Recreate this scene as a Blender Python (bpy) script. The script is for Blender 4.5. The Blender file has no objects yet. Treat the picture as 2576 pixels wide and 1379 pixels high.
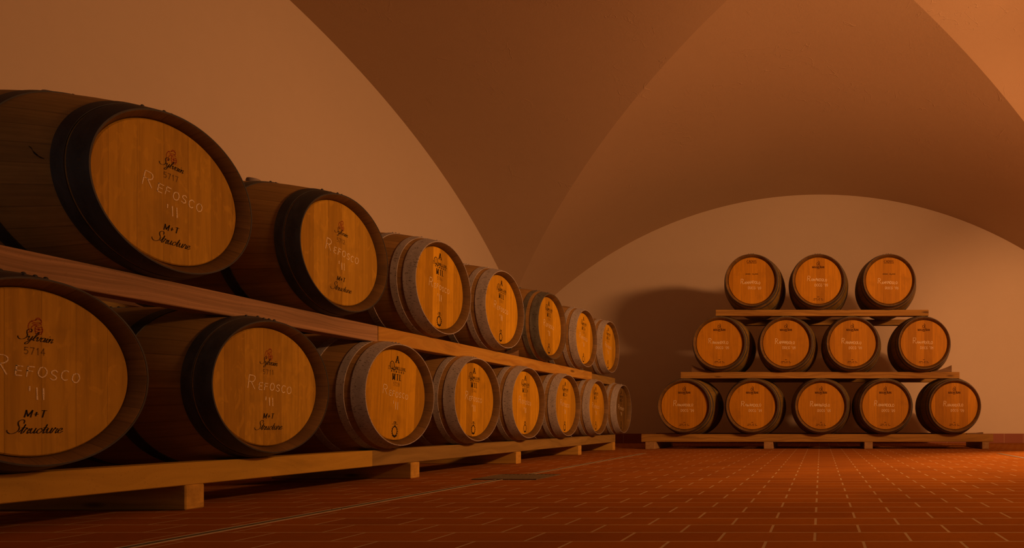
import bpy, bmesh, math, random
from mathutils import Vector, Matrix
S = bpy.context.scene
C = S.collection
PI = math.pi
random.seed(7)

# ------------------------------------------------------------------ camera, light, exposure
F = 1550.0                       # focal length in pixels of the 2576 px wide frame
EYE = 0.345                      # camera height above the floor
cd = bpy.data.cameras.new('camera'); cam = bpy.data.objects.new('camera', cd); C.objects.link(cam)
cam.location = (0, 0, EYE); cam.rotation_euler = (PI/2, 0, 0)
cd.sensor_fit = 'HORIZONTAL'; cd.sensor_width = 36.0; cd.lens = F/2576*36.0
cd.shift_x = -(2064-1288)/2576; cd.shift_y = (1060-689.5)/2576
cd.clip_start = 0.02; cd.clip_end = 100
S.camera = cam

w = bpy.data.worlds.new('world'); S.world = w; w.use_nodes = True
bg = w.node_tree.nodes['Background']; bg.inputs[0].default_value = (1.0, 0.78, 0.62, 1); bg.inputs[1].default_value = 0.09

def area(name, loc, target, size, power, col, size_y=None, spread=None):
    l = bpy.data.lights.new(name, 'AREA'); l.energy = power; l.color = col; l.size = size
    if size_y: l.shape = 'RECTANGLE'; l.size_y = size_y
    if spread: l.spread = spread
    o = bpy.data.objects.new(name, l); C.objects.link(o); o.location = loc
    o.rotation_euler = (Vector(target)-Vector(loc)).to_track_quat('-Z', 'Y').to_euler(); return o
def point(name, loc, power, col, rad):
    l = bpy.data.lights.new(name, 'POINT'); l.energy = power; l.color = col; l.shadow_soft_size = rad
    o = bpy.data.objects.new(name, l); C.objects.link(o); o.location = loc; return o
WARM = (1.0, 0.42, 0.15)
point('main_lamp_light', (3.15, 3.2, 2.44), 112, WARM, 0.26)  # main lamp, out of view, hanging clear of the wall
area('left_fill_light', (3.25, 3.3, 2.44), (-4.4, 8.2, 1.5), 0.9, 84, WARM, 0.28, spread=1.75)  # added fill light aimed at the far left wall and barrels
def spot(name, loc, target, power, col, deg, blend, rad):
    l = bpy.data.lights.new(name, 'SPOT'); l.energy = power; l.color = col; l.spot_size = math.radians(deg); l.spot_blend = blend; l.shadow_soft_size = rad
    o = bpy.data.objects.new(name, l); C.objects.link(o); o.location = loc
    o.rotation_euler = (Vector(target)-Vector(loc)).to_track_quat('-Z', 'Y').to_euler(); return o
spot('floor_spot_light', (3.9, 8.6, 2.3), (2.3, 5.0, 0), 1500, WARM, 54, 1.0, 0.08)  # added spot; its cone shapes the bright patch on the floor
spot('corner_spot_light', (3.15, 3.1, 2.44), (3.3, 9.72, 1.0), 900, WARM, 48, 1.0, 0.08)  # added spot to brighten the right part of the end wall
spot('vault_spot_light', (4.1, 5.0, 1.9), (2.9, 6.9, 3.4), 205, WARM, 84, 1.0, 0.15)  # added upward spot to brighten the right cell of the vault

S.view_settings.view_transform = 'Standard'; S.view_settings.look = 'None'
S.view_settings.gamma = 1; S.view_settings.use_curve_mapping = False
S.view_settings.exposure = 0.0

# ------------------------------------------------------------------ node helpers
class N:
    def __init__(s, name, rough=0.6, spec=0.3):
        s.m = bpy.data.materials.new(name); s.m.use_nodes = True
        s.t = s.m.node_tree; s.b = s.t.nodes['Principled BSDF']
        s.b.inputs['Roughness'].default_value = rough
        s.b.inputs['Specular IOR Level'].default_value = spec
    def n(s, typ, **kw):
        x = s.t.nodes.new(typ)
        for k, v in kw.items(): setattr(x, k, v)
        return x
    def put(s, sock, v):
        if hasattr(v, 'is_output') or isinstance(v, bpy.types.NodeSocket): s.t.links.new(v, sock)
        else: sock.default_value = v
    def coord(s, kind='Object'): return s.n('ShaderNodeTexCoord').outputs[kind]
    def mapping(s, v, scale=(1,1,1), loc=(0,0,0), rot=(0,0,0)):
        m = s.n('ShaderNodeMapping'); s.put(m.inputs[0], v)
        m.inputs[1].default_value = loc; m.inputs[2].default_value = rot; m.inputs[3].default_value = scale
        return m.outputs[0]
    def noise(s, v, scale=5, detail=4, rough=0.5, dist=0, col=False):
        m = s.n('ShaderNodeTexNoise'); s.put(m.inputs['Vector'], v)
        m.inputs['Scale'].default_value = scale; m.inputs['Detail'].default_value = detail
        m.inputs['Roughness'].default_value = rough; m.inputs['Distortion'].default_value = dist
        return m.outputs[1 if col else 0]
    def math(s, op, a, b=0.0, c=0.0, clamp=False):
        m = s.n('ShaderNodeMath', operation=op, use_clamp=clamp)
        s.put(m.inputs[0], a); s.put(m.inputs[1], b); s.put(m.inputs[2], c); return m.outputs[0]
    def ramp(s, v, stops):
        m = s.n('ShaderNodeValToRGB'); s.put(m.inputs[0], v); e = m.color_ramp.elements
        while len(e) < len(stops): e.new(0.5)
        for i, (p, c) in enumerate(stops):
            e[i].position = p; e[i].color = (c, c, c, 1) if not hasattr(c, '__len__') else (*c, 1)
        return m.outputs[0]
    def mix(s, f, a, b, mode='MIX'):
        m = s.n('ShaderNodeMix', data_type='RGBA', blend_type=mode)
        s.put(m.inputs[0], f)
        for i, v in ((6, a), (7, b)):
            if isinstance(v, (tuple, list)): v = (*v, 1) if len(v) == 3 else v
            s.put(m.inputs[i], v)
        return m.outputs[2]
    def sep(s, v):
        m = s.n('ShaderNodeSeparateXYZ'); s.put(m.inputs[0], v); return m.outputs
    def comb(s, x, y, z):
        m = s.n('ShaderNodeCombineXYZ'); s.put(m.inputs[0], x); s.put(m.inputs[1], y); s.put(m.inputs[2], z); return m.outputs[0]
    def white(s, v):
        m = s.n('ShaderNodeTexWhiteNoise', noise_dimensions='3D'); s.put(m.inputs[0], v); return m.outputs[0]
    def rand(s):
        m = s.n('ShaderNodeVectorMath', operation='DOT_PRODUCT'); s.put(m.inputs[0], s.n('ShaderNodeObjectInfo').outputs['Location'])
        m.inputs[1].default_value = (3.171, 5.313, 7.739)
        return s.math('FRACT', m.outputs['Value'])
    def bump(s, h, strength=0.2, dist=0.01):
        m = s.n('ShaderNodeBump'); m.inputs['Strength'].default_value = strength
        m.inputs['Distance'].default_value = dist; s.put(m.inputs['Height'], h)
        s.t.links.new(m.outputs[0], s.b.inputs['Normal'])
    def col(s, v):
        if isinstance(v, tuple): v = (*v, 1) if len(v) == 3 else v
        s.put(s.b.inputs['Base Color'], v); return s.m

def m_plaster(name, base, scratch):
    s = N(name, 0.9, 0.15); v = s.coord()
    big = s.noise(v, 0.7, 3); mid = s.noise(v, 9, 5, 0.6)
    c = s.mix(s.ramp(big, [(0.3, 0.0), (0.7, 1.0)]), tuple(x*0.95 for x in base), base)
    c = s.mix(s.math('MULTIPLY', s.ramp(mid, [(0.35, 0.0), (0.75, 1.0)]), 0.10), c, tuple(x*0.80 for x in base))
    # trowel scratches: thin ridges of distorted noise
    sc = s.noise(s.mapping(v, (1, 1, 1), rot=(0.3, 0.5, 0.7)), 3.2, 2, 0.4, 2.2)
    line = s.ramp(s.math('ABSOLUTE', s.math('SUBTRACT', sc, 0.5)), [(0.0, 1.0), (0.012, 0.0)])
    gate = s.ramp(s.noise(s.mapping(v, loc=(3, 7, 1)), 2.4, 2), [(0.5, 0.0), (0.6, 1.0)])
    h = s.math('ADD', s.math('MULTIPLY', s.math('MULTIPLY', line, gate), scratch), s.math('MULTIPLY', mid, 0.6))
    h = s.math('ADD', h, s.math('MULTIPLY', s.noise(v, 60, 3, 0.6), 0.35))
    s.bump(h, 0.35, 0.006)
    return s.col(c)

def m_floor():
    s = N('terracotta_floor_tiles', 0.6, 0.0); v = s.coord()
    vv = s.mapping(v, loc=(0.0167, -1.770+0.141, 0))
    br = s.n('ShaderNodeTexBrick'); s.put(br.inputs['Vector'], vv)
    br.offset = 0.5; br.offset_frequency = 2; br.squash = 1
    br.inputs['Color1'].default_value = (0.350, 0.122, 0.014, 1); br.inputs['Color2'].default_value = (0.295, 0.099, 0.011, 1)
    br.inputs['Mortar'].default_value = (0.50, 0.36, 0.19, 1); br.inputs['Scale'].default_value = 1
    br.inputs['Mortar Size'].default_value = 0.0046; br.inputs['Mortar Smooth'].default_value = 0.15
    br.inputs['Bias'].default_value = 0; br.inputs['Brick Width'].default_value = 0.2784; br.inputs['Row Height'].default_value = 0.141
    n1 = s.noise(v, 2.0, 4); n2 = s.noise(v, 40, 4, 0.6)
    c = s.mix(s.math('MULTIPLY', s.ramp(n1, [(0.35, 0.0), (0.7, 1.0)]), 0.30), br.outputs[0], (0.16, 0.055, 0.015))
    c = s.mix(s.math('MULTIPLY', s.ramp(n2, [(0.5, 0.0), (0.8, 1.0)]), 0.25), c, (0.13, 0.045, 0.015))
    s.bump(s.math('SUBTRACT', s.math('MULTIPLY', n2, 0.08), br.outputs[1]), 0.35, 0.003)
    s.put(s.b.inputs['Roughness'], s.math('ADD', s.math('MULTIPLY', n1, 0.2), 0.48))
    return s.col(c)

def m_head(name, c1, c2, board=0.088, flake=0.4):
    """barrel head: upright oak boards, in the local YZ plane"""
    s = N(name, 0.62, 0.2); v = s.coord(); x, y, z = s.sep(v)
    r = s.rand(); ro = s.math('MULTIPLY', r, 37.0)
    yb = s.math('ADD', s.math('DIVIDE', y, board), ro)
    idx = s.math('FLOOR', yb); fr = s.math('FRACT', yb)
    tone = s.white(s.comb(idx, ro, 1.0))
    c = s.mix(tone, c1, c2)
    gv = s.comb(s.math('MULTIPLY', ro, 3.1), s.math('ADD', s.math('MULTIPLY', y, 60.0), s.math('MULTIPLY', tone, 40.0)), s.math('MULTIPLY', z, 3.0))
    g = s.noise(gv, 1.0, 5, 0.6, 0.4)
    c = s.mix(s.math('MULTIPLY', s.ramp(g, [(0.40, 0.0), (0.72, 1.0)]), 0.45), c, tuple(k*0.55 for k in c1))
    fl = s.noise(s.comb(ro, s.math('MULTIPLY', y, 22.0), s.math('MULTIPLY', z, 9.0)), 1.0, 3, 0.5, 1.8)
    c = s.mix(s.math('MULTIPLY', s.ramp(fl, [(0.56, 0.0), (0.63, 1.0)]), flake), c, tuple(min(1, k*1.35) for k in c2))
    st = s.noise(s.comb(ro, s.math('MULTIPLY', y, 7.0), s.math('MULTIPLY', z, 6.0)), 1.0, 4, 0.6)
    c = s.mix(s.math('MULTIPLY', s.ramp(st, [(0.55, 0.0), (0.75, 1.0)]), 0.35), c, tuple(k*0.5 for k in c1))
    e = s.math('MINIMUM', fr, s.math('SUBTRACT', 1.0, fr)); seam = s.ramp(e, [(0.004, 1.0), (0.018, 0.0)])
    c = s.mix(s.math('MULTIPLY', seam, 0.28), c, (0.05, 0.025, 0.01))
    s.bump(s.math('SUBTRACT', s.math('MULTIPLY', g, 0.3), seam), 0.3, 0.002)
    return s.col(c)

def m_staves(name, c1, c2, count=30, grime=0.5):
    s = N(name, 0.6, 0.25); v = s.coord(); x, y, z = s.sep(v)
    ro = s.math('MULTIPLY', s.rand(), 19.0)
    ang = s.math('ADD', s.math('MULTIPLY', s.math('ARCTAN2', z, y), count/(2*PI)), s.math('ADD', ro, 50.0))
    idx = s.math('FLOOR', ang); fr = s.math('FRACT', ang)
    tone = s.white(s.comb(idx, ro, 2.0)); c = s.mix(tone, c1, c2)
    g = s.noise(s.comb(s.math('MULTIPLY', x, 4.0), s.math('MULTIPLY', ang, 6.0), ro), 1.0, 5, 0.6, 0.5)
    c = s.mix(s.math('MULTIPLY', s.ramp(g, [(0.40, 0.0), (0.75, 1.0)]), 0.5), c, tuple(k*0.5 for k in c1))
    st = s.noise(s.mapping(v, (1.0, 2.0, 2.0)), 3.5, 5, 0.65)
    c = s.mix(s.math('MULTIPLY', s.ramp(st, [(0.48, 0.0), (0.72, 1.0)]), grime), c, tuple(k*0.28 for k in c1))
    e = s.math('MINIMUM', fr, s.math('SUBTRACT', 1.0, fr)); seam = s.ramp(e, [(0.01, 1.0), (0.05, 0.0)])
    c = s.mix(s.math('MULTIPLY', seam, 0.28), c, (0.03, 0.015, 0.008))
    s.bump(s.math('SUBTRACT', s.math('MULTIPLY', g, 0.3), s.math('MULTIPLY', seam, 0.5)), 0.3, 0.002)
    return s.col(c)

def m_hoop(name, base, spots, rough=0.45, metal=0.6, wear=0.3):
    s = N(name, rough, 0.4); v = s.coord(); x, y, z = s.sep(v)
    a = s.math('MULTIPLY', s.math('ARCTAN2', z, y), 14.0)
    pv = s.comb(s.math('MULTIPLY', x, 70.0), s.math('MULTIPLY', a, 3.0), s.math('MULTIPLY', s.rand(), 23.0))
    n1 = s.noise(pv, 1.0, 6, 0.7, 0.3); n2 = s.noise(s.mapping(v, (3, 1, 1)), 9, 5, 0.6)
    c = s.mix(s.math('MULTIPLY', s.ramp(n2, [(0.35, 0.0), (0.65, 1.0)]), wear), base, tuple(min(1, k*2.3+0.015) for k in base))
    c = s.mix(s.ramp(n1, [(0.56, 0.0), (0.64, 1.0)]), c, spots)
    s.b.inputs['Metallic'].default_value = metal
    s.put(s.b.inputs['Roughness'], s.math('ADD', s.math('MULTIPLY', n2, 0.3), rough-0.1))
    s.bump(n1, 0.25, 0.002)
    return s.col(c)

def m_beam(name, c1, c2, lines=70.0, axis='y', strength=0.5):
    """sawn softwood; axis is the long direction in object space"""
    s = N(name, 0.7, 0.2); v = s.coord(); x, y, z = s.sep(v)
    L, A = (y, x) if axis == 'y' else (x, y)
    ro = s.math('MULTIPLY', s.rand(), 31.0)
    warp = s.noise(s.comb(s.math('MULTIPLY', L, 1.6), s.math('MULTIPLY', z, 5.0), ro), 1.0, 2, 0.5)
    t = s.math('ADD', s.math('MULTIPLY', z, lines), s.math('MULTIPLY', warp, 7.0))
    g = s.noise(s.comb(s.math('MULTIPLY', L, 1.2), t, s.math('ADD', s.math('MULTIPLY', A, 30.0), ro)), 1.0, 4, 0.6)
    c = s.mix(s.ramp(g, [(0.35, 0.0), (0.65, 1.0)]), c2, c1)
    ring = s.math('SINE', s.math('MULTIPLY', t, 6.0))
    c = s.mix(s.math('MULTIPLY', s.ramp(ring, [(0.3, 0.0), (1.0, 1.0)]), strength*0.4), c, tuple(k*0.5 for k in c1))
    st = s.noise(s.comb(s.math('MULTIPLY', L, 3.0), s.math('MULTIPLY', z, 9.0), ro), 1.0, 4, 0.6)
    c = s.mix(s.math('MULTIPLY', s.ramp(st, [(0.55, 0.0), (0.75, 1.0)]), 0.35), c, tuple(k*0.4 for k in c1))
    vo = s.n('ShaderNodeTexVoronoi'); s.put(vo.inputs['Vector'], s.comb(s.math('MULTIPLY', L, 1.7), s.math('MULTIPLY', z, 7.0), ro))
    vo.inputs['Scale'].default_value = 1.0
    kn = s.ramp(vo.outputs[0], [(0.05, 1.0), (0.11, 0.0)])
    c = s.mix(s.math('MULTIPLY', kn, 0.7), c, (0.05, 0.02, 0.01))
    sp = s.noise(v, 130, 3, 0.7)
    c = s.mix(s.math('MULTIPLY', s.ramp(sp, [(0.60, 0.0), (0.70, 1.0)]), 0.35), c, tuple(k*0.35 for k in c1))
    s.bump(g, 0.25, 0.002)
    return s.col(c)

def m_plain(name, c, rough=0.6, metal=0.0, var=0.3, scale=30):
    s = N(name, rough, 0.3); n = s.noise(s.coord(), scale, 4, 0.6)
    s.b.inputs['Metallic'].default_value = metal
    return s.col(s.mix(s.math('MULTIPLY', n, var*2), c, tuple(k*0.45 for k in c)))

def m_chalk():
    s = N('chalk', 0.95, 0.05); v = s.coord()
    n = s.noise(v, 260, 3, 0.8)
    s.put(s.b.inputs['Alpha'], s.ramp(n, [(0.34, 0.35), (0.50, 1.0)]))
    return s.col((0.85, 0.76, 0.52))
def m_ink(name, c, fade=0.8):
    s = N(name, 0.8, 0.1); n = s.noise(s.coord(), 120, 3, 0.7)
    s.put(s.b.inputs['Alpha'], s.ramp(n, [(0.30, fade*0.55), (0.55, fade)]))
    return s.col(c)
def m_skirt():
    s = N('skirting_tile', 0.5, 0.35); v = s.coord(); x, y, z = s.sep(v)
    u = s.math('DIVIDE', s.math('ADD', x, y), 0.30); e = s.math('FRACT', u)
    e = s.math('MINIMUM', e, s.math('SUBTRACT', 1.0, e))
    c = s.mix(s.white(s.comb(s.math('FLOOR', u), 1.0, 1.0)), (0.26, 0.075, 0.032), (0.21, 0.060, 0.026))
    return s.col(s.mix(s.ramp(e, [(0.008, 1.0), (0.016, 0.0)]), c, (0.36, 0.2, 0.12)))

M = {}
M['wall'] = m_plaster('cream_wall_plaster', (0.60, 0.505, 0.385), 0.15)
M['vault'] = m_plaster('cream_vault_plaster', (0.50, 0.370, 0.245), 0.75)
M['floor'] = m_floor(); M['skirt'] = m_skirt()
M['head_a'] = m_head('oak_head_flaked', (0.3477, 0.1952, 0.0146), (0.5124, 0.3050, 0.0268), 0.088, 0.22)
M['head_b'] = m_head('oak_head_bright', (0.3789, 0.2036, 0.0076), (0.6630, 0.3647, 0.0133), 0.072, 0.08)
M['head_c'] = m_head('oak_head_amber', (0.36, 0.160, 0.0045), (0.50, 0.230, 0.0070), 0.10, 0.05)
M['stave_a'] = m_staves('oak_staves_dark', (0.3499, 0.2090, 0.0583), (0.4374, 0.2624, 0.0729), 30, 0.35)
M['stave_b'] = m_staves('oak_staves_brown', (0.2765, 0.1598, 0.0475), (0.3629, 0.2074, 0.0605), 30, 0.4)
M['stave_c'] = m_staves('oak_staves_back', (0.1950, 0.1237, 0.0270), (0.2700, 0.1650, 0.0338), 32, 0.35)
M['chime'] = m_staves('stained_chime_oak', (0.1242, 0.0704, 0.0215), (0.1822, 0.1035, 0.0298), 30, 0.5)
M['hoop_a'] = m_hoop('blackened_hoop_steel', (0.0360, 0.0376, 0.0400), (0.0720, 0.0560, 0.0360), 0.5, 0.35, 0.5)
M['hoop_b'] = m_hoop('weathered_galvanised_hoop', (0.3050, 0.2781, 0.2601), (0.0628, 0.0404, 0.0224), 0.65, 0.05, 0.25)
M['hoop_dark'] = m_hoop('stained_hoop', (0.0800, 0.0760, 0.0600), (0.0240, 0.0160, 0.0096), 0.6, 0.1, 0.6)
M['head_dark'] = m_head('dark_oak_head', (0.1200, 0.0680, 0.0176), (0.1760, 0.1000, 0.0256), 0.072, 0.05)  # darker oak for the last barrel of the lower row
M['hoop_c'] = m_hoop('dull_grey_hoop_steel', (0.0680, 0.0576, 0.0464), (0.0400, 0.0280, 0.0200), 0.5, 0.3, 0.5)
M['beam_grey'] = m_beam('weathered_beam_wood', (0.4435, 0.2772, 0.1478), (0.2710, 0.1663, 0.0862), 70, 'y', 0.9)
M['beam_orange'] = m_beam('orange_beam_wood', (0.5242, 0.3089, 0.0515), (0.3931, 0.2012, 0.0328), 30, 'y', 0.4)
M['beam_tan'] = m_beam('tan_beam_wood', (0.5196, 0.3247, 0.0454), (0.4221, 0.2598, 0.0346), 22, 'y', 0.15)
M['beam_brown'] = m_beam('brown_beam_wood', (0.3229, 0.2108, 0.0583), (0.2332, 0.1480, 0.0404), 28, 'y', 0.3)
M['beam_back'] = m_beam('back_beam_wood', (0.3744, 0.2106, 0.0429), (0.2340, 0.1209, 0.0250), 40, 'x', 0.5)
M['block'] = m_beam('sleeper_wood', (0.60, 0.36, 0.062), (0.44, 0.26, 0.045), 40, 'x', 0.2)
M['block_y'] = m_beam('sleeper_wood_pale', (0.3680, 0.2240, 0.0880), (0.2880, 0.1680, 0.0640), 40, 'y', 0.2)
M['wedge'] = m_beam('wedge_wood', (0.1760, 0.1040, 0.0480), (0.1200, 0.0680, 0.0320), 30, 'x', 0.3)
M['bung'] = m_plain('bung_rubber', (0.30, 0.24, 0.19), 0.7)
M['steel'] = m_plain('drain_steel', (0.48, 0.42, 0.29), 0.4, 0.15)
M['grate'] = m_plain('grate_iron', (0.20, 0.15, 0.09), 0.6, 0.2, 0.5)
M['slot'] = m_plain('drain_slot_dark', (0.13, 0.11, 0.07), 0.6, 0.1)
M['chalk'] = m_chalk()
M['ink'] = m_ink('black_stamp_ink', (0.022, 0.017, 0.014), 0.92)
M['ink_pale'] = m_ink('faded_stamp_ink', (0.10, 0.055, 0.025), 0.55)
M['ink_red'] = m_ink('red_stamp_ink', (0.33, 0.035, 0.02), 0.75)
M['brand'] = m_ink('burnt_stamp', (0.085, 0.035, 0.014), 0.8)

# ------------------------------------------------------------------ mesh helpers
def obj(name, bm, mat, parent=None, smooth=None, loc=None):
    me = bpy.data.meshes.new(name); bm.normal_update(); bm.to_mesh(me); bm.free()
    if isinstance(mat, (list, tuple)):
        for k in mat: me.materials.append(M[k])
    else: me.materials.append(M[mat])
    if smooth is not None:
        me.polygons.foreach_set('use_smooth', [True]*len(me.polygons))
        if smooth < 180: me.set_sharp_from_angle(angle=math.radians(smooth))
    o = bpy.data.objects.new(name, me); C.objects.link(o)
    if parent: o.parent = parent
    if loc: o.location = loc
    return o
def tag(o, label=None, cat=None, group=None, kind=None):
    if label: o['label'] = label
    if cat: o['category'] = cat
    if group: o['group'] = group
    if kind: o['kind'] = kind
    return o
def empty(name, loc, rz=0.0):
    o = bpy.data.objects.new(name, None); C.objects.link(o); o.location = loc; o.rotation_euler = (0, 0, rz)
    o.empty_display_size = 0.1; return o
def add_box(bm, x0, x1, y0, y1, z0, z1, bev=0.0, seg=1):
    t = bmesh.new(); bmesh.ops.create_cube(t, size=1)
    for v in t.verts: v.co = Vector(((x0+x1)/2+v.co.x*(x1-x0), (y0+y1)/2+v.co.y*(y1-y0), (z0+z1)/2+v.co.z*(z1-z0)))
    if bev: bmesh.ops.bevel(t, geom=t.edges[:], offset=bev, segments=seg, affect='EDGES', profile=0.6)
    me = bpy.data.meshes.new('t'); t.to_mesh(me); t.free(); bm.from_mesh(me); bpy.data.meshes.remove(me)
def lathe(bm, prof, n=96, close=False):
    """rings around the local X axis; prof = [(x, r)]; r=0 collapses to a point"""
    rings = []
    for x, r in prof:
        if r <= 1e-6: rings.append([bm.verts.new((x, 0, 0))])
        else: rings.append([bm.verts.new((x, r*math.cos(2*PI*k/n), r*math.sin(2*PI*k/n))) for k in range(n)])
    if close: rings.append(rings[0])
    for a, b in zip(rings, rings[1:]):
        for k in range(n):
            j = (k+1) % n
            if len(a) == 1 and len(b) == 1: continue
            if len(a) == 1: bm.faces.new((a[0], b[j], b[k]))
            elif len(b) == 1: bm.faces.new((a[k], a[j], b[0]))
            else: bm.faces.new((a[k], a[j], b[j], b[k]))
    bmesh.ops.recalc_face_normals(bm, faces=bm.faces)

# ------------------------------------------------------------------ the setting
XW, YB, YF = 4.446, 9.72, -1.06
ZT1, R1, YC, ZT2, R2 = 3.577+EYE, 6.323, 4.328, 3.581+EYE, 6.659
def zb(x): return ZT1-R1+math.sqrt(R1*R1-x*x)
def zl(y): return ZT2-R2+math.sqrt(max(R2*R2-(y-YC)**2, 0))
def yg(z):
    q = R2*R2-(z-ZT2+R2)**2
    return math.sqrt(max(q, 0))

bm = bmesh.new(); NV = 120
xs = [-XW+2*XW*i/NV for i in range(NV+1)]
def strip(pairs):
    prev = None
    for a, b in pairs:
        cur = (bm.verts.new(a), bm.verts.new(b))
        if prev and (cur[0].co-cur[1].co).length+(prev[0].co-prev[1].co).length > 1e-4:
            bm.faces.new((prev[0], prev[1], cur[1], cur[0]))
        prev = cur
strip([((x, YC+yg(zb(x)), zb(x)), (x, YB, zb(x))) for x in xs])
strip([((x, YC-yg(zb(x)), zb(x)), (x, YF, zb(x))) for x in xs])
for sg in (-1, 1):
    h = [x for x in xs if x*sg >= -1e-6]
    if sg < 0: h = h[::-1]
    # from the crown (x=0) out to the wall, behind and in front of the crown line
    for d in (1, -1):
        strip([((x, YC+d*yg(zb(x)), zb(x)), (sg*XW, YC+d*yg(zb(x)), zb(x))) for x in h])
    y0 = yg(zb(0)); 
    strip([((0, YC-y0, zb(0)), (sg*XW, YC-y0, zb(0))), ((0, YC, ZT2), (sg*XW, YC, ZT2)), ((0, YC+y0, zb(0)), (sg*XW, YC+y0, zb(0)))])
bmesh.ops.recalc_face_normals(bm, faces=bm.faces)
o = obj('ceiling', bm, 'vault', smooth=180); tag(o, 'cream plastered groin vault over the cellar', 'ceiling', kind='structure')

def wall(name, pts, label, mat='wall'):
    bm = bmesh.new(); bm.faces.new([bm.verts.new(p) for p in pts])
    return tag(obj(name, bm, mat), label, 'wall', kind='structure')
top = [(x, YB, zb(x)) for x in xs]
wall('wall_back', [(-XW, YB, 0)]+top+[(XW, YB, 0)], 'cream plastered end wall under the vault arch')
ys = [YF+(YB-YF)*i/160 for i in range(161)]
zs = lambda y: max(zl(y), zb(XW))
wall('wall_left', [(-XW, YF, 0)]+[(-XW, y, zs(y)) for y in ys]+[(-XW, YB, 0)], 'cream plastered side wall behind the long barrel rows')
wall('wall_right', [(XW, YF, 0)]+[(XW, y, zs(y)) for y in ys]+[(XW, YB, 0)], 'cream plastered right side wall')
bm = bmesh.new(); add_box(bm, -XW-0.2, XW+0.2, -2.5, YB+0.2, -0.1, 0)
tag(obj('floor', bm, 'floor'), 'terracotta brick tiled floor', 'floor', kind='structure')
for nm, b in (('baseboard_back', (-XW, XW, YB-0.014, YB, 0, 0.15)), ('baseboard_left', (-XW, -XW+0.014, YF, YB-0.014, 0, 0.15)), ('baseboard_right', (XW-0.014, XW, YF, YB-0.014, 0, 0.15))):
    bm = bmesh.new(); add_box(bm, *b, bev=0.003); tag(obj(nm, bm, 'skirt'), 'red-brown tile skirting along the wall', 'baseboard', kind='structure')

# ------------------------------------------------------------------ writing: strokes turned into flat ribbons
def catmull(p, n=7):
    if len(p) < 3: return [Vector(q) for q in p]
    P = [Vector(q) for q in p]; P = [P[0]*2-P[1]]+P+[P[-1]*2-P[-2]]; out = []
    for i in range(1, len(P)-2):
        a, b, c, d = P[i-1:i+3]
        for k in range(n):
            t = k/n
            out.append(0.5*((2*b)+(c-a)*t+(2*a-5*b+4*c-d)*t*t+(3*b-a-3*c+d)*t**3))
    out.append(P[-2]); return out
def ribbon(bm, pts, wid, xo, pen=None, jit=0.0, rnd=None):
    """pts: 2-D points (u right, v up); drawn on the plane x = xo of a head"""
    n = len(pts); L = []; R = []
    for i, p in enumerate(pts):
        d = (pts[min(i+1, n-1)]-pts[max(i-1, 0)])
        if d.length < 1e-9: d = Vector((1, 0))
        d.normalize(); q = Vector((-d.y, d.x)); ww = wid
        if pen: ww = wid*(pen[0]+(1-pen[0])*abs(d.x*math.sin(pen[1])-d.y*math.cos(pen[1])))
        if jit: ww *= 1+jit*(rnd.random()-0.5)
        if i == 0: p = p-d*ww*0.4
        if i == n-1: p = p+d*ww*0.4
        L.append(bm.verts.new((xo, *(p+q*ww/2)))); R.append(bm.verts.new((xo, *(p-q*ww/2))))
    for i in range(n-1): bm.faces.new((R[i], R[i+1], L[i+1], L[i]))
SC = {  # joined handwriting: strokes, advance
 'S': ([[(1.75,2.05),(1.62,2.6),(1.1,2.75),(0.72,2.35),(0.95,1.75),(1.35,1.2),(1.4,0.55),(0.95,0.08),(0.3,0.0),(-0.25,0.3),(-0.45,0.62)]], 1.65),
 'y': ([[(0,.7),(.2,1),(.33,.75),(.32,.25),(.55,0),(.85,.35),(1.0,1)],[(1.0,1),(.97,0),(.8,-.85),(.42,-1.1),(.2,-.8),(.6,-.3),(1.25,.2)]], 1.2),
 'l': ([[(0,.15),(.4,.9),(.68,1.8),(.58,2.25),(.36,1.9),(.3,.5),(.45,0),(.75,.1)]], .75),
 'v': ([[(0,.6),(.2,1),(.35,.8),(.4,.2),(.6,0),(.9,.4),(.95,1),(1.2,.85)]], 1.1),
 'a': ([[(.9,.85),(.5,1),(.15,.6),(.2,.1),(.55,.02),(.88,.5),(.95,.95)],[(.95,.95),(.9,.3),(1.05,0),(1.3,.25)]], 1.2),
 'i': ([[(0,.4),(.25,1),(.25,.3),(.4,0),(.65,.25)],[(.42,1.45),(.47,1.55)]], .6),
 'n': ([[(0,.6),(.2,1),(.25,.5),(.22,0)],[(.22,.2),(.5,.85),(.75,1),(.87,.8),(.8,.2),(.95,0),(1.2,.25)]], 1.2),
 't': ([[(0,.3),(.4,1.0),(.5,1.75)],[(.5,1.75),(.42,.3),(.55,0),(.85,.25)],[(.1,1.12),(.85,1.18)]], .8),
 'r': ([[(0,.3),(.22,1.12),(.35,.88),(.75,.92)],[(.75,.92),(.62,.4),(.7,0),(.95,.25)]], .9),
 'u': ([[(0,.6),(.2,1),(.22,.3),(.45,0),(.8,.4),(.9,1)],[(.9,1),(.85,.25),(1,0),(1.25,.28)]], 1.2),
 'c': ([[(.8,.8),(.55,1),(.15,.6),(.2,.12),(.55,0),(.9,.25)]], .85),
 'e': ([[(.1,.4),(.6,.6),(.65,.9),(.4,1),(.12,.6),(.2,.1),(.5,0),(.95,.35)]], .95)}
def arc(cx, cy, rx, ry, a0, a1, n=12):
    return [(cx+rx*math.cos(math.radians(a0+(a1-a0)*i/n)), cy+ry*math.sin(math.radians(a0+(a1-a0)*i/n))) for i in range(n+1)]
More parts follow.
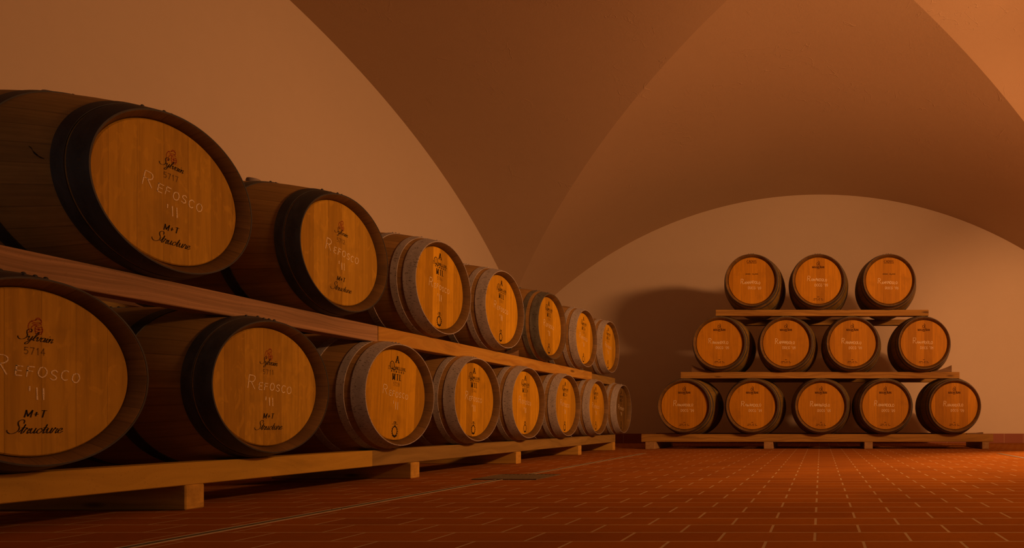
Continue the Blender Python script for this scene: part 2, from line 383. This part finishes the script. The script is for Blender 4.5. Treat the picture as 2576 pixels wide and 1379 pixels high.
BL = {  # upright capitals and figures on a 1-high box
 'A': ([[(0,0),(.32,1)],[(.32,1),(.64,0)],[(.12,.36),(.52,.36)]], .68),
 'B': ([[(0,0),(0,1)],[(0,1),(.4,.98),(.5,.76),(.38,.54),(0,.52)],[(.3,.53),(.58,.42),(.56,.1),(.3,0),(0,0)]], .64),
 'C': ([arc(.36,.5,.34,.5,50,310)], .68), 'D': ([[(0,0),(0,1)],[(0,1),(.38,.96),(.58,.7),(.58,.3),(.38,.04),(0,0)]], .68),
 'E': ([[(0,0),(0,1)],[(0,1),(.5,1)],[(0,.52),(.42,.52)],[(0,0),(.52,0)]], .6),
 'F': ([[(0,0),(0,1)],[(0,1),(.5,1)],[(0,.55),(.42,.55)]], .58),
 'G': ([arc(.36,.5,.34,.5,50,340)+[(.68,.45),(.42,.45)]], .76),
 'I': ([[(.06,0),(.06,1)]], .2), 'J': ([[(.4,1),(.4,.2),(.2,0),(0,.15)]], .5),
 'L': ([[(0,1),(0,0)],[(0,0),(.48,0)]], .55),
 'M': ([[(0,0),(0,1)],[(0,1),(.36,.15)],[(.36,.15),(.72,1)],[(.72,1),(.72,0)]], .84),
 'N': ([[(0,0),(0,1)],[(0,1),(.56,0)],[(.56,0),(.56,1)]], .68),
 'O': ([arc(.36,.5,.34,.5,90,450,16)], .76),
 'R': ([[(0,0),(0,1)],[(0,1),(.4,.98),(.52,.76),(.38,.54),(0,.5)],[(.22,.5),(.58,0)]], .64),
 'S': ([[(.52,.86),(.3,1),(.05,.84),(.1,.6),(.42,.42),(.52,.18),(.3,0),(.02,.12)]], .6),
 'T': ([[(.3,0),(.3,1)],[(0,1),(.6,1)]], .64), 'U': ([[(0,1),(0,.25),(.25,0),(.5,.25),(.5,1)]], .6),
 'X': ([[(0,0),(.5,1)],[(0,1),(.5,0)]], .58),
 'l': ([[(0,1),(0,.1),(.18,0)]], .28), 'o': ([arc(.22,.3,.2,.3,90,450,12)], .5),
 '0': ([arc(.26,.5,.25,.5,90,450,14)], .6), '1': ([[(.08,.8),(.22,1)],[(.22,1),(.22,0)]], .4),
 '2': ([[(.02,.78),(.22,1),(.46,.82),(.4,.5),(0,0)],[(0,0),(.5,0)]], .58),
 '3': ([[(.02,.9),(.3,1),(.46,.78),(.2,.54)],[(.2,.54),(.5,.3),(.28,0),(0,.1)]], .56),
 '4': ([[(.36,0),(.36,1)],[(.36,1),(0,.32)],[(0,.32),(.5,.32)]], .58),
 '5': ([[(.46,1),(.08,1)],[(.08,1),(.05,.56)],[(.05,.56),(.32,.62),(.48,.34),(.28,0),(0,.1)]], .56),
 '6': ([[(.4,.98),(.12,.7),(.02,.35)], arc(.26,.28,.24,.28,0,360,12)], .58),
 '7': ([[(0,1),(.48,1)],[(.48,1),(.16,0)]], .54), '8': ([arc(.26,.76,.2,.24,90,450,12), arc(.26,.27,.25,.27,90,450,12)], .58),
 '9': ([arc(.24,.7,.22,.28,0,360,12), [(.46,.7),(.42,.3),(.15,0)]], .56),
 '|': ([[(0,0),(.03,1)]], .24), "'": ([[(.0,.75),(.04,1.1)]], .28), '+': ([[(0,.45),(.5,.45)],[(.25,.2),(.25,.7)]], .62),
 '-': ([[(0,.45),(.3,.45)]], .4), ' ': ([], .4), '.': ([[(0,0),(.05,0)]], .2)}
def text(bm, txt, font, cx, cy, W, H, wid, xo, slant=0.0, pen=None, serif=0.0, gap=0.14, rot=0.0, jit=0.0, seed=0, wob=0.0, shrink=None):
    rnd = random.Random(seed); tot = 0; items = []
    for i, ch in enumerate(txt):
        if ch == 'Ñ': g = BL['N'][0]+[[(.1,1.18),(.2,1.26),(.36,1.18),(.46,1.26)]]; adv = BL['N'][1]
        else: g, adv = font[ch]
        k = 1.0 if (shrink is None or i == 0) else shrink
        items.append((g, tot, k)); tot += (adv+(gap if font is BL else 0))*k
    tot -= gap if font is BL else 0
    cr, sr = math.cos(rot), math.sin(rot); sx = W/tot
    for g, ox, k in items:
        dy = wob*(rnd.random()-0.5); ks = k*(1+wob*(rnd.random()-0.5))
        for st in g:
            pp = [Vector(p) for p in st]
            if wob: pp = [p+Vector((rnd.random()-.5, rnd.random()-.5))*wob*0.35 for p in pp]
            pts = catmull(pp) if len(pp) > 2 else [pp[0], (pp[0]+pp[1])/2, pp[1]]
            out = []
            for p in pts:
                u = (ox+p.x*ks-tot/2)*sx+slant*p.y*ks*H; v = (p.y*ks+dy-.5*(.5 if shrink else (1 if font is BL else 0)))*H
                out.append(Vector((cx+u*cr-v*sr, cy+u*sr+v*cr)))
            ribbon(bm, out, wid, xo, pen, jit, rnd)
            if serif and len(st) == 2:
                for p in (out[0], out[-1]):
                    if abs((out[0]-out[-1]).normalized().y) > 0.8:
                        ribbon(bm, [p+Vector((-serif, 0)), p+Vector((serif, 0))], wid*0.32, xo+0.0002)

def crest(bm, cx, cy, s, xo):      # little crouching cooper bent over a cask, line drawing
    T = lambda P: [Vector((cx+x*s, cy+y*s)) for x, y in P]
    L = [[(.1,-1),(.0,-.5),(.08,0),(.2,.15)], [(.75,-1),(.9,-.45),(.8,.05)], [(.1,-1),(.42,-1.1),(.75,-1)], [(.02,-.65),(.45,-.75),(.88,-.65)],
         [(.02,-.3),(.45,-.4),(.88,-.3)], [(.15,.05),(.45,-.05),(.8,.05)], [(-.55,-.85),(-.75,-.3),(-.7,.3),(-.4,.75),(.05,.95)],
         [(-.55,-.85),(-.35,-.75),(-.4,-.2),(-.2,.1),(.1,.25)], [(-.75,-.95),(-.45,-.8)], [(-.4,.75),(0,.55),(.5,.6),(.75,.35)],
         [(.05,.95),(.35,1.15),(.7,1.0),(.75,.7),(.5,.6)], [(.1,1.0),(.2,1.25),(.5,1.3),(.7,1.0)], [(-.3,.4),(.1,.3),(.5,.3)], [(.35,-.2),(.55,-.55)], [(.55,-.2),(.35,-.55)]]
    for P in L: ribbon(bm, catmull(T(P), 5), s*0.11, xo)
def cask_ring(bm, cx, cy, rx, ry, wid, xo, teeth=0):
    ribbon(bm, [Vector(p) for p in arc(cx, cy, rx, ry, 0, 360, 36)], wid, xo)
    for k in range(teeth):
        a = 2*PI*k/teeth
        ribbon(bm, [Vector((cx+rx*math.cos(a), cy+ry*math.sin(a))), Vector((cx+rx*1.22*math.cos(a), cy+ry*1.18*math.sin(a)))], wid*0.9, xo+.0001)

def mark(name, mat, head, fn):
    bm = bmesh.new(); fn(bm); return obj(name, bm, mat, head)
def wr_a(head, xo, number, seed, cdy=0.0, crot=-0.08):   # script stamps, red crest and small numeral, chalk on top
    mark('red_crest', 'ink_red', head, lambda b: crest(b, 0.0, 0.142, 0.021, xo))
    mark('maker_stamp', 'ink', head, lambda b: text(b, 'Sylvain', SC, 0.002, 0.098, 0.082, 0.0125, 0.0030, xo, 0.40, (0.34, 0.2), rot=-0.05))
    mark('stamped_number', 'ink_pale', head, lambda b: text(b, number, BL, 0.0, 0.066, 0.051, 0.020, 0.0028, xo, 0, gap=0.25))
    mark('toast_stamp', 'ink', head, lambda b: text(b, 'M+T', BL, 0.0, -0.126, 0.050, 0.020, 0.0040, xo, 0.25, (0.5, 0), gap=0.2))
    mark('style_stamp', 'ink', head, lambda b: text(b, 'Structure', SC, 0.002, -0.186, 0.130, 0.0150, 0.0036, xo, 0.40, (0.38, 0.2)))
    mark('chalk_name', 'chalk', head, lambda b: text(b, 'REFOSCO', BL, 0.006, 0.000+cdy, 0.205, 0.055, 0.0031, xo+.0004, 0.05, gap=0.30, rot=crot, jit=0.6, seed=seed, wob=0.09, shrink=0.55))
    mark('chalk_year', 'chalk', head, lambda b: text(b, "'||", BL, 0.008, -0.064+cdy, 0.040, 0.034, 0.0038, xo+.0004, -0.05, gap=0.30, jit=0.5, seed=seed+1, wob=0.05))
def wr_b(head, xo, plus, seed):                          # stencil letters, cask logo, ring badge
    mark('letter_stamp', 'ink', head, lambda b: text(b, 'A', BL, 0.0, 0.203, 0.024, 0.034, 0.0080, xo, 0, (0.40, 0), serif=0.006))
    mark('toast_stamp', 'ink', head, lambda b: text(b, 'MTL+' if plus else 'MTL', BL, 0.002, 0.102, 0.090 if plus else 0.070, 0.032, 0.0064, xo, 0, (0.45, 0), serif=0.004, gap=0.55))
    def logo(b):
        cask_ring(b, -0.042, 0.166, 0.017, 0.022, 0.0045, xo)
        for dx in (-.006, 0, .006): ribbon(b, [Vector((-.042+dx, .154)), Vector((-.042+dx, .178))], .0013, xo)
        ribbon(b, catmull([Vector((-.042, .152)), Vector((-.032, .142)), Vector((-.016, .144))], 4), .006, xo)
        text(b, 'T', BL, -0.066, 0.152, 0.010, 0.014, 0.0022, xo)
        text(b, 'NNELLERIE', BL, 0.026, 0.154, 0.090, 0.014, 0.0026, xo, 0, (0.6, 0), gap=0.14)
        ribbon(b, [Vector((-.072, .142)), Vector((-.052, .142))], .0018, xo); ribbon(b, [Vector((-.012, .144)), Vector((.072, .144))], .0018, xo)
        text(b, 'REMOND', BL, 0.006, 0.133, 0.105, 0.0085, 0.0026, xo, 0, gap=1.25)
    mark('maker_stamp', 'ink', head, logo)
    def badge(b):
        cask_ring(b, 0.0, -0.206, 0.020, 0.026, 0.0055, xo, 14)
        ribbon(b, catmull([Vector((-.014, -.230)), Vector((0, -.237)), Vector((.014, -.230))], 5), .010, xo)
        text(b, 'CTB', BL, 0.0, -0.157, 0.020, 0.010, 0.0026, xo); text(b, 'CTB', BL, 0.0, -0.174, 0.012, 0.006, 0.0014, xo)
        ribbon(b, [Vector((-.022, -.166)), Vector((.022, -.166))], .0022, xo)
    mark('ring_badge', 'ink', head, badge)
    mark('stamped_number', 'ink_pale', head, lambda b: text(b, ('5741', '5735', '5728', '5746')[seed % 4], BL, 0.0, 0.062, 0.050, 0.020, 0.0026, xo, gap=0.25))
    mark('chalk_name', 'chalk', head, lambda b: text(b, 'REFOSCO', BL, -0.006, 0.004, 0.200, 0.052, 0.0030, xo+.0004, 0.03, gap=0.26, rot=-0.07, jit=0.6, seed=seed, wob=0.09, shrink=0.55))
    mark('chalk_year', 'chalk', head, lambda b: text(b, "'||", BL, 0.002, -0.060, 0.042, 0.040, 0.0040, xo+.0004, -0.03, gap=0.30, jit=0.5, seed=seed+1, wob=0.04))
def wr_c(head, xo, cooper, seed, cy=0.0, cx=0.0):
    if cooper == 'm':
        def logo(b):
            cask_ring(b, -0.007, 0.206, 0.011, 0.017, 0.0065, xo)
            ribbon(b, catmull([Vector((.002, .240)), Vector((.013, .224)), Vector((.011, .192)), Vector((.018, .187))], 5), .0075, xo)
            text(b, 'MAGREÑAN', BL, 0.0, 0.165, 0.145, 0.021, 0.0062, xo, 0, (0.6, 0), gap=0.20)
            text(b, '---', BL, 0.0, 0.147, 0.026, 0.012, 0.006, xo, gap=0.05)
        mark('maker_stamp', 'brand', head, logo)
        def low(b):
            text(b, '--', BL, 0.0, -0.200, 0.020, 0.014, 0.007, xo, gap=0.02)
            text(b, '--- .- -', BL, -0.004, -0.222, 0.105, 0.02, 0.007, xo, gap=0.02)
            text(b, '-- - - --', BL, 0.0, -0.238, 0.125, 0.02, 0.006, xo, gap=0.02)
        mark('small_stamp', 'brand', head, low)
    else:
        def logo(b):
            text(b, 'CADUS', BL, 0.0, 0.235, 0.118, 0.030, 0.0062, xo, 0, (0.5, 0), gap=0.16)
            ribbon(b, [Vector((-.060, .212)), Vector((.060, .212))], .004, xo)
        mark('maker_stamp', 'brand', head, logo)
        mark('small_stamp', 'ink', head, lambda b: text(b, '--- -.--', BL, 0.004, 0.082, 0.155, 0.02, 0.0075, xo, gap=0.0))
    mark('chalk_name', 'chalk', head, lambda b: text(b, 'RAMANDOLO', BL, -0.016+cx, 0.012+cy, 0.235, 0.062, 0.0040, xo+.0004, 0.03, gap=0.16, rot=-0.03, jit=0.7, seed=seed, wob=0.17, shrink=0.50))
    mark('chalk_year', 'chalk', head, lambda b: text(b, "DOCG '09", BL, 0.036+cx, -0.055+cy, 0.160, 0.030, 0.0032, xo+.0004, 0.05, gap=0.22, rot=-0.02, jit=0.5, seed=seed+5, wob=0.12))

# ------------------------------------------------------------------ barrels
class Spec: pass
def spec(**k):
    s = Spec(); s.__dict__.update(k); return s
A = spec(half=.475, rb=.345, rh=.285, rin=.258, rec=.035, hoops=((0, .056), (.063, .097), (.300, .345)), st='stave_a', hd='head_a', hp='hoop_a', hth=.0035)
B = spec(half=.475, rb=.345, rh=.285, rin=.258, rec=.035, hoops=((0, .064), (.095, .130), (.245, .285)), st='stave_b', hd='head_b', hp='hoop_b', hth=.0035)
CC = spec(half=.510, rb=.385, rh=.315, rin=.287, rec=.038, hoops=((0, .045), (.085, .120), (.30, .34)), st='stave_c', hd='head_c', hp='hoop_c', hth=.003)
def rad(p, x): return p.rb-(p.rb-p.rh)*(abs(x)/p.half)**2.05
cache = {}
def shared(key, make):
    if key not in cache: cache[key] = make()
    return cache[key]
def link(name, me, parent, loc=(0, 0, 0)):
    o = bpy.data.objects.new(name, me); C.objects.link(o); o.parent = parent; o.location = loc; return o
def mesh_of(bm, mat, smooth=35):
    o = obj('tmp', bm, mat, smooth=smooth); me = o.data; bpy.data.objects.remove(o); return me
def mk_body(p):
    bm = bmesh.new(); h = p.half; q = []
    q += [(h-p.rec-.012, 0.0)] and []
    xin = h-p.rec-.02
    q = [(-xin, p.rin-.006), (-h+p.rec+.006, p.rin+.004), (-h+p.rec-.003, p.rin+.004), (-h+.001, p.rh-.0045), (-h, p.rh-.0035), (-h, p.rh-.0005), (-h+.004, p.rh)]
    n = 26
    q += [((-h+.004)+(2*h-.008)*i/n, rad(p, (-h+.004)+(2*h-.008)*i/n)) for i in range(1, n)]
    q += [(h-.004, p.rh), (h, p.rh-.0005), (h, p.rh-.0035), (h-.001, p.rh-.0045), (h-p.rec+.003, p.rin+.004), (h-p.rec-.006, p.rin+.004), (xin, p.rin-.006)]
    lathe(bm, q, 112, close=True)
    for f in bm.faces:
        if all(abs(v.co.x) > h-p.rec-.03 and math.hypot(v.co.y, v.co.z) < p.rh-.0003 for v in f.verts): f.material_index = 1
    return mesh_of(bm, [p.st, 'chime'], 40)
def mk_head(p, sg):
    bm = bmesh.new(); x = sg*(p.half-p.rec)
    lathe(bm, [(x-sg*.018, 0), (x-sg*.018, p.rin), (x-sg*.004, p.rin-.001), (x, p.rin-.005), (x, p.rin*0.5), (x, 0)], 96)
    return mesh_of(bm, p.hd, 35)
def mk_hoop(p, i, sg):
    a, b = p.hoops[i]; bm = bmesh.new(); h = p.half; t = p.hth; out = []
    xa, xb = h-a+(.0015 if i == 0 else 0), h-b
    n = 4; xx = [xa+(xb-xa)*k/n for k in range(n+1)]
    prof = [(x, rad(p, x)+t) for x in xx]+[(x, rad(p, x)-.0015) for x in xx[::-1]]
    lathe(bm, [(sg*x, r) for x, r in prof], 112, close=True)
    # two rivets on the lap at the top
    for k, an in enumerate((86, 91, 96)):
        if k == 1 and i == 1: continue
        x = sg*(xa+xb)/2; r = rad(p, x)+t; th = math.radians(an+i*4)
        c = Vector((x, r*math.cos(th), r*math.sin(th)))
        bmesh.ops.create_uvsphere(bm, u_segments=8, v_segments=6, radius=.0055, matrix=Matrix.Translation(c))
    return mesh_of(bm, p.hp, 35)
def mk_bung(p):
    bm = bmesh.new(); lathe(bm, [(p.rb-.01, 0), (p.rb-.01, .026), (p.rb+.022, .030), (p.rb+.032, .027), (p.rb+.032, 0)], 24)
    bmesh.ops.rotate(bm, verts=bm.verts, cent=(0, 0, 0), matrix=Matrix.Rotation(-PI/2, 3, 'Y')); return mesh_of(bm, 'bung', 35)
def barrel(p, key, x, y, zc, rz, label, group, writer, roll=0.0):
    t = empty('wine_barrel', (x, y, zc-p.rb), rz); tag(t, label, 'barrel', group)
    ax = (0, 0, p.rb)
    link('staves', shared((key, 'body'), lambda: mk_body(p)), t, ax)
    hd = link('barrel_head', shared((key, 'hf'), lambda: mk_head(p, 1)), t, ax); hd.rotation_euler[0] = -roll
    link('barrel_head', shared((key, 'hr'), lambda: mk_head(p, -1)), t, ax)
    for i in range(3):
        for sg in (1, -1):
            hob = link('hoop', shared((key, 'hoop', i, sg), lambda: mk_hoop(p, i, sg)), t, ax)
            hob.rotation_euler = (math.radians(random.uniform(-4, 4)) if i else 0, 0, 0)
    link('bung', shared((key, 'bung'), lambda: mk_bung(p)), t, ax)
    writer(hd, p.half-p.rec+.0006)
    return t

HX = -2.38-.475              # centre of the long rows
ZL, ZU = .494, 1.187
ORD = ['nearest', 'second', 'third', 'fourth', 'fifth', 'sixth', 'seventh', 'farthest']
lowY = [1.894, 2.695, 3.506, 4.292, 5.038, 5.823, 6.623, 7.465]
upY = [2.291, 3.103, 3.907, 4.66, 5.479, 6.28, 7.006]
low_l = ['black-hooped barrel numbered 5714 at the left edge of the lower row',
 'black-hooped oak barrel numbered 5711 in the lower row on the tan beam',
 'grey-hooped barrel stamped MTL, third from left in the lower long row',
 'grey-hooped barrel stamped MTL, fourth from left in the lower long row',
 'pale-hooped barrel stamped MTL+, fifth from left in the lower long row',
 'pale-hooped oak barrel, sixth from left in the lower long row',
 'barrel with stained pale hoops, seventh from left in the lower long row',
 'barrel with a dark oak head, last of the lower long row']
up_l = ['largest black-hooped oak barrel numbered 5717, leftmost of the upper long row',
 'black-hooped barrel numbered 5712, second in the upper long row',
 'grey-hooped barrel stamped MTL, third from left in the upper long row',
 'pale-hooped barrel stamped MTL, fourth from left in the upper long row',
 'barrel with dark-stained hoops, fifth from left in the upper long row',
 'pale-hooped oak barrel, sixth from left in the upper long row',
 'pale-hooped oak barrel, last of the upper long row']
GL, GU = 'barrels in the lower row of the long rack', 'barrels in the upper row of the long rack'
for i, y in enumerate(lowY):
    if i < 2: barrel(A, 'A', HX, y, ZL, 0, low_l[i], GL, lambda h, xo, i=i: wr_a(h, xo, ('5714', '5711')[i], 11+i*3))
    else: barrel(B, 'B', HX, y, ZL, 0, low_l[i], GL, lambda h, xo, i=i: wr_b(h, xo, i >= 4, 20+i), math.radians([0, 0, 3.5, 2, 1, 2, 0, 1][i]))
for i, y in enumerate(upY):
    if i < 2: barrel(A, 'A', HX, y, ZU, 0, up_l[i], GU, lambda h, xo, i=i: wr_a(h, xo, ('5717', '5712')[i], 31+i*3, 0.004, (-0.16, -0.12)[i]))
    else: barrel(B, 'B', HX, y, ZU, 0, up_l[i], GU, lambda h, xo, i=i: wr_b(h, xo, i >= 5, 41+i), math.radians([0, 0, 1.5, 2, 0, 1, 2][i]))
def scuff(parent, pts, wid):
    bm = bmesh.new(); V = []
    for k, (x, z) in enumerate(pts):
        r_ = rad(A, x)+.0012; ww = wid*math.sin(PI*(k+.4)/(len(pts)-.2))
        V.append([bm.verts.new((x+dx, -math.sqrt(r_*r_-(z+dz)**2), z+dz)) for dx, dz in ((-ww*.3, ww), (ww*.3, -ww))])
    for a, b in zip(V, V[1:]): bm.faces.new((a[0], a[1], b[1], b[0]))
    obj('scuff_mark', bm, 'ink', parent)
st0 = [c for c in bpy.data.objects if c.parent and c.parent.get('label', '').startswith('largest') and c.name.startswith('staves')][0]
scuff(st0, [(.318, .040), (.326, .034), (.332, .022), (.340, .014), (.350, .006), (.362, .001)], .0045)
def repaint(start, part, mat):
    for c in list(bpy.data.objects):
        if c.parent and c.parent.get('label', '').startswith(start) and c.name.split('.')[0] == part:
            c.material_slots[0].link = 'OBJECT'; c.material_slots[0].material = M[mat]
repaint('barrel with dark-stained hoops', 'hoop', 'hoop_dark')
repaint('barrel with a dark oak head', 'barrel_head', 'head_dark')
YH = 7.52
back = [(.531, (-1.669, -.836, .008, .796, 1.643), 'bottom'), (1.301, (-1.239, -.422, .393, 1.269), 'middle'), (2.070, (-.844, -.026, .839), 'top')]
CNT = {'bottom': ['leftmost', 'second from left', 'centre one', 'fourth from left', 'rightmost'],
       'middle': ['leftmost', 'second from left', 'third from left', 'rightmost'],
       'top': ['leftmost', 'centre one', 'rightmost']}
for z, X, nm in back:
    for i, x in enumerate(X):
        co = 'c' if (nm == 'top' and i != 1) else 'm'
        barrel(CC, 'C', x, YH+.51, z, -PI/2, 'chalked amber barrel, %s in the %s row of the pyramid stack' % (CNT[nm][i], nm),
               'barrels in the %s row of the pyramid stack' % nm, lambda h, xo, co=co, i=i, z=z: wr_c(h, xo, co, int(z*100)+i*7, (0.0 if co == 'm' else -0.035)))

# ------------------------------------------------------------------ beams, sleepers, wedges
def beam(name, x0, x1, y0, y1, z0, z1, mat, label, cat='beam', group=None, bev=.003):
    cx, cy = (x0+x1)/2, (y0+y1)/2; bm = bmesh.new()
    add_box(bm, x0-cx, x1-cx, y0-cy, y1-cy, 0, z1-z0, bev)
    o = obj(name, bm, mat); o.location = (cx, cy, z0); return tag(o, label, cat, group)
XF = -2.47
beam('wooden_beam', XF-.085, XF, 0.6, 3.44, .786, .877, 'beam_grey', 'weathered grained beam carrying the two nearest upper barrels')
beam('wooden_beam', XF-.085, XF, 3.445, 6.66, .786, .877, 'beam_orange', 'orange beam under the middle barrels of the upper long row')
beam('wooden_beam', XF-.115, XF-.03, 6.665, 7.50, .780, .868, 'beam_brown', 'short brown beam under the far end of the upper long row')
beam('wooden_beam', XF-.085, XF+.01, 0.6, 3.385, .0965, .1845, 'beam_tan', 'thick tan beam nearest the camera under the lower long row')
beam('wooden_beam', XF-.085, XF, 3.39, 7.42, .0965, .1845, 'beam_brown', 'brown beam under the far barrels of the lower long row')
beam('wooden_beam', -3.245, -3.16, 0.6, 7.6, .0965, .1845, 'beam_brown', 'rear beam hidden behind the lower long row of barrels')
beam('wooden_beam', -3.245, -3.16, 0.6, 7.6, .786, .877, 'beam_brown', 'rear beam behind the gap between the two long rows')
for i, (y0, y1) in enumerate(((2.385, 2.460), (3.70, 3.78), (4.98, 5.06), (6.26, 6.34), (7.30, 7.38))):
    beam('sleeper', -3.30, XF+.012, y0, y1, 0, .0965, 'block',
         'cut timber sleeper on the floor, %s under the long rack' % ['nearest one', 'second from the camera', 'third from the camera', 'fourth from the camera', 'farthest one'][i],
         'sleeper', 'sleepers under the long rack', .004)
BY = 7.64
for x0, x1, z0, z1, nm in ((-2.223, 2.144, .089, .185, 'bottom'), (-1.735, 1.725, .877, .956, 'middle'), (-1.301, 1.341, 1.652, 1.728, 'top')):
    beam('wooden_beam', x0, x1, BY, BY+.085, z0, z1, 'beam_back', 'front beam under the %s row of the pyramid stack' % nm)
    beam('wooden_beam', x0-.01, x1-.02, BY+.73, BY+.815, z0, z1, 'beam_back', 'rear beam under the %s row of the pyramid stack' % nm)
for i, (x0, x1) in enumerate(((-2.155, -2.035), (-.705, -.587), (.543, .648), (2.006, 2.090))):
    beam('sleeper', x0, x1, BY-(.07 if i == 0 else .0)+.002, BY+.86, 0, .089, 'block_y',
         'timber sleeper under the pyramid stack, %s' % ['leftmost', 'second from the left', 'third from the left', 'rightmost'][i], 'sleeper', 'sleepers under the pyramid stack', .005)
def wedge(x, y, z, sg, ln=.26, hh=.10, dep=.075, label='', rz=0.0):
    """scooped chock: tall at the outer end, curving down towards the barrel"""
    bm = bmesh.new(); n = 10; f = []; b = []
    P = [(0, 0)]+[(sg*(-ln)*k/n, hh*(1-k/n)**1.5+.006) for k in range(n+1)]+[(-sg*ln, 0)]
    f = [bm.verts.new((u, -dep/2, v)) for u, v in P]; b = [bm.verts.new((u, dep/2, v)) for u, v in P]
    bm.faces.new(f); bm.faces.new(b[::-1])
    for k in range(len(P)):
        j = (k+1) % len(P); bm.faces.new((f[k], b[k], b[j], f[j]))
    bmesh.ops.recalc_face_normals(bm, faces=bm.faces)
    o = obj('wooden_wedge', bm, 'wedge'); o.location = (x, y, z); o.rotation_euler = (0, 0, rz); return tag(o, label, 'wedge')
wedge(-1.599, BY+.045, .956, -1, .26, .080, label='dark scooped wedge at the left end of the middle pyramid beam')
wedge(1.629, BY+.045, .956, 1, .26, .080, label='dark scooped wedge at the right end of the middle pyramid beam')
wedge(2.02, BY+.045, .185, 1, .20, .016, label='thin wedge on the bottom pyramid beam right of the last barrel')
wedge(XF-.045, 5.06, .877, 1, .16, .05, label='small wedge on the orange beam beside the fourth upper barrel', rz=PI/2)

# ------------------------------------------------------------------ floor drains
def drain(x, y0, y1, label):
    t = empty('floor_drain', (x, (y0+y1)/2, 0)); tag(t, label, 'drain'); L = (y1-y0)/2
    bm = bmesh.new(); add_box(bm, -.020, .012, -L, L, 0.0, .0016); obj('drain_slot', bm, 'slot', t)
    for a, b in ((.012, .018), (-.023, -.020)):
        bm = bmesh.new(); k = 0; y = -L
        while y < L:
            e = min(y+1.0, L); add_box(bm, a, b, y+.004, e, 0.0, .003); y += 1.0
        obj('drain_edge', bm, 'steel', t)
    return t
drain(-1.885, 0.4, 6.6, 'narrow steel slot drain running along the floor beside the long rack')
drain(1.905, 0.4, 6.6, 'narrow slot drain on the right side of the floor')
t = empty('drain_grate', (-1.86, 3.79, 0)); tag(t, 'square metal drain grate in the floor on the left slot drain', 'grate')
bm = bmesh.new()
for a in ((-.19, .19, -.17, -.155), (-.19, .19, .155, .17), (-.19, -.175, -.155, .155), (.175, .19, -.155, .155)): add_box(bm, *a, .0, .006)
obj('grate_frame', bm, 'grate', t)
bm = bmesh.new(); add_box(bm, -.175, .175, -.155, .155, 0, .0032); obj('grate_pan', bm, 'slot', t)
bm = bmesh.new()
for k in range(14): add_box(bm, -.165+k*.0254, -.158+k*.0254, -.155, .155, .003, .0055)
obj('grate_bars', bm, 'grate', t)
